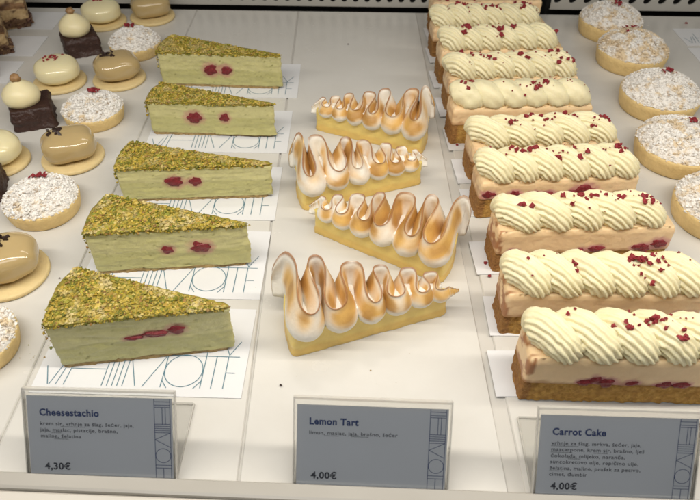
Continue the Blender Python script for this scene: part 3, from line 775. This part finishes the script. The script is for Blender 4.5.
# ------------------------------------------------------------------ price holders
def text_mesh(body, size, x, y, z, bold=0.0, width=1.0):
    cu = bpy.data.curves.new('t', 'FONT'); cu.body = body; cu.size = size; cu.offset = bold; cu.resolution_u = 3; cu.space_character = 1.08
    o = bpy.data.objects.new('t', cu); C.objects.link(o); bpy.context.view_layer.update()
    me = o.to_mesh(); v = np.array([q.co[:] for q in me.vertices]).reshape(-1, 3); f = [tuple(p.vertices) for p in me.polygons]
    o.to_mesh_clear(); bpy.data.objects.remove(o); bpy.data.curves.remove(cu)
    v[:, 0] = v[:, 0]*width + x; v[:, 1] += y; v[:, 2] = z
    return v, f
def holder(pl, pr, label, title, lines, price, under, tilt=33, w=None, gapx=.0012, dz=0, yaw=None, foot=.054):
    a = G(*pl); b = G(*pr); wd = (b-a).length if w is None else w
    ang = math.atan2(b.y-a.y, b.x-a.x) if yaw is None else R(yaw)
    t = thing('price_holder', label, 'price holder', (a.x, a.y, .0005), ang, 'clear price holders along the front rail')
    hp = .0560
    m = MB(); box(m, 0, wd, .0012, foot, 0, .0013); m.build('foot_plate', 'acr', t)
    m = MB(); s = .0007
    for x0, x1, y0, y1 in ((-.0002, s, .0012, foot), (wd-s, wd+.0002, .0012, foot), (s, wd-s, foot-.0005, foot+.0006)): box(m, x0, x1, y0, y1, .0001, .00145)
    m.build('foot_edge', 'acredge', t)
    def lean(o):
        o.rotation_euler = (R(90-tilt), 0, 0); return o
    # local panel plane: x right, y up the panel, z towards the camera
    m = MB(); box(m, 0, wd, 0, hp, -.0013, 0); lean(m.build('back_panel', 'acr', t, (0, 0, 0)))
    m = MB(); box(m, 0, wd, 0, hp, .0009, .0019); lean(m.build('front_panel', 'acr', t, (0, 0, 0)))
    m = MB(); e = .0006
    box(m, -.0003, wd+.0003, hp, hp+.0013, -.0013, .0019); box(m, -.0003-e, -.0003, 0, hp+.0013, -.0012, .0018); box(m, wd+.0003, wd+.0003+e, 0, hp+.0013, -.0012, .0018)
    lean(m.build('panel_edge', 'acredge', t, (0, 0, 0)))
    cw = wd - gapx*2; ch = .0515
    m = MB(); box(m, gapx, gapx+cw, .001, .001+ch, .0002, .0006); cd = lean(m.build('price_card', 'tag', t, (0, 0, 0)))
    zt = .00068
    m = MB(); v, f = text_mesh(title, .0058, gapx+.0070, .001+ch-.0118, zt, .00020, .93); m.add(v, f, smooth=False)
    o = m.build('title_lettering', 'navy', cd)
    m = MB(); yy = .001+ch-.0178
    for ln in lines:
        v, f = text_mesh(ln, .0031, gapx+.0070, yy, zt, .00003, 1.12); m.add(v, f, smooth=False)
        yy -= .0038
    segs = []
    for (li, x0, x1) in under: segs.append(((gapx+.007+x0, .001+ch-.0178-.0038*li-.0007), (gapx+.007+x1, .001+ch-.0178-.0038*li-.0007)))
    strokes(m, segs, .00022, zt)
    m.build('ingredient_lettering', 'dink', cd)
    m = MB(); v, f = text_mesh(price, .0058, gapx+.0085, .0075, zt, .00017, 1.02); m.add(v, f, smooth=False); m.build('price_lettering', 'dink', cd)
    # vertical logo stripe
    x1 = gapx+cw-.0012; x0 = x1-.0090; T = .001+ch; m = MB(); Hh = ch
    def yy_(f_): return T - f_*Hh
    s = [((x0, .0012), (x0, T-.0003)), ((x1, .0012), (x1, T-.0003)), ((x0, yy_(.035)), (x1, yy_(.035))), ((x0, yy_(.075)), (x1, yy_(.075)))]
    xm = (x0+x1)/2
    s += [((xm, yy_(.10)), (xm, yy_(.30))), ((xm+.0018, yy_(.10)), (xm+.0018, yy_(.30))), ((x0, yy_(.10)), (x1, yy_(.10)))]
    s += [((x0, yy_(q)), (x1, yy_(q))) for q in (.30, .325, .35, .375, .40)]
    s += [((x1, yy_(.40)), (x0, yy_(.485))), ((x0, yy_(.485)), (x1, yy_(.575)))]
    rO = (x1-x0)*.48; s += circ(xm, yy_(.675), rO, rO, n=30)
    s += [((x0, yy_(.79)), (x1, yy_(.79))), ((x0, yy_(.825)), (x1, yy_(.825))), ((xm, yy_(.825)), (xm, yy_(.985)))]
    strokes(m, s, .00032, zt); m.build('logo_stripe', 'navy', cd)
    return t
holder((30.5,480), (176.5,484), 'clear holder with the blue grey Cheesestachio price card', 'Cheesestachio',
       ['krem sir, vrhnje za \u0161lag, \u0161e\u0107er, jaja,', 'jaja, maslac, pistacije, bra\u0161no,', 'maline, \u017eelatina'], '4,30\u20ac', [(0, .012, .026), (1, .006, .012), (2, .008, .016)], foot=.054)
holder((294,489), (446,495), 'clear holder with the blue grey Lemon Tart price card', 'Lemon Tart', ['limun, maslac, jaja, bra\u0161no, \u0161e\u0107er'], '4,00\u20ac', [(0, .009, .017), (0, .024, .034)], foot=.030)
holder((532,500), (690,505), 'clear holder with the blue grey Carrot Cake price card', 'Carrot Cake',
       ['vrhnje za \u0161lag, mrkva, \u0161e\u0107er, jaja,', 'mascarpone, krem sir, bra\u0161no, lje\u0161', '\u010dokolada, mlijeko, naran\u010da,', 'suncokretovo ulje, repi\u010dino ulje,', '\u017eelatina, maline, pra\u0161ak za pecivo,', 'cimet, \u0111umbir'],
       '4,00\u20ac', [(0, 0, .015), (1, .0, .012), (1, .024, .032), (2, .010, .017), (4, 0, .008)])

# ------------------------------------------------------------------ light
def area(name, loc, rot, sx, sy, power, col):
    l = bpy.data.lights.new(name, 'AREA'); l.shape = 'RECTANGLE'; l.size = sx; l.size_y = sy; l.energy = power; l.color = col
    o = bpy.data.objects.new(name, l); C.objects.link(o); o.location = loc; o.rotation_euler = rot; return o
area('case_light_strip', (.05, .245, .45), (R(6), 0, 0), 1.5, .03, 4.7, (1, .93, .82))
area('added_glow_strip', (.02, .56, .40), (R(0), 0, 0), .45, .03, .35, (1, .93, .82))  # added weak lamp, kept short to put a local glow on the boards
area('shop_light', (-.1, -.50, 1.35), (R(-28), 0, 0), 1.2, .7, 9.6, (.97, .98, 1))
w = bpy.data.worlds.new('World'); sc.world = w; w.use_nodes = True
w.node_tree.nodes['Background'].inputs[0].default_value = (1, .97, .93, 1); w.node_tree.nodes['Background'].inputs[1].default_value = .09
sc.view_settings.view_transform = 'Standard'; sc.view_settings.look = 'None'; sc.view_settings.exposure = 0; sc.view_settings.gamma = 1
sc.cycles.max_bounces = 8; sc.cycles.transparent_max_bounces = 12
sc.cycles.use_denoising = True
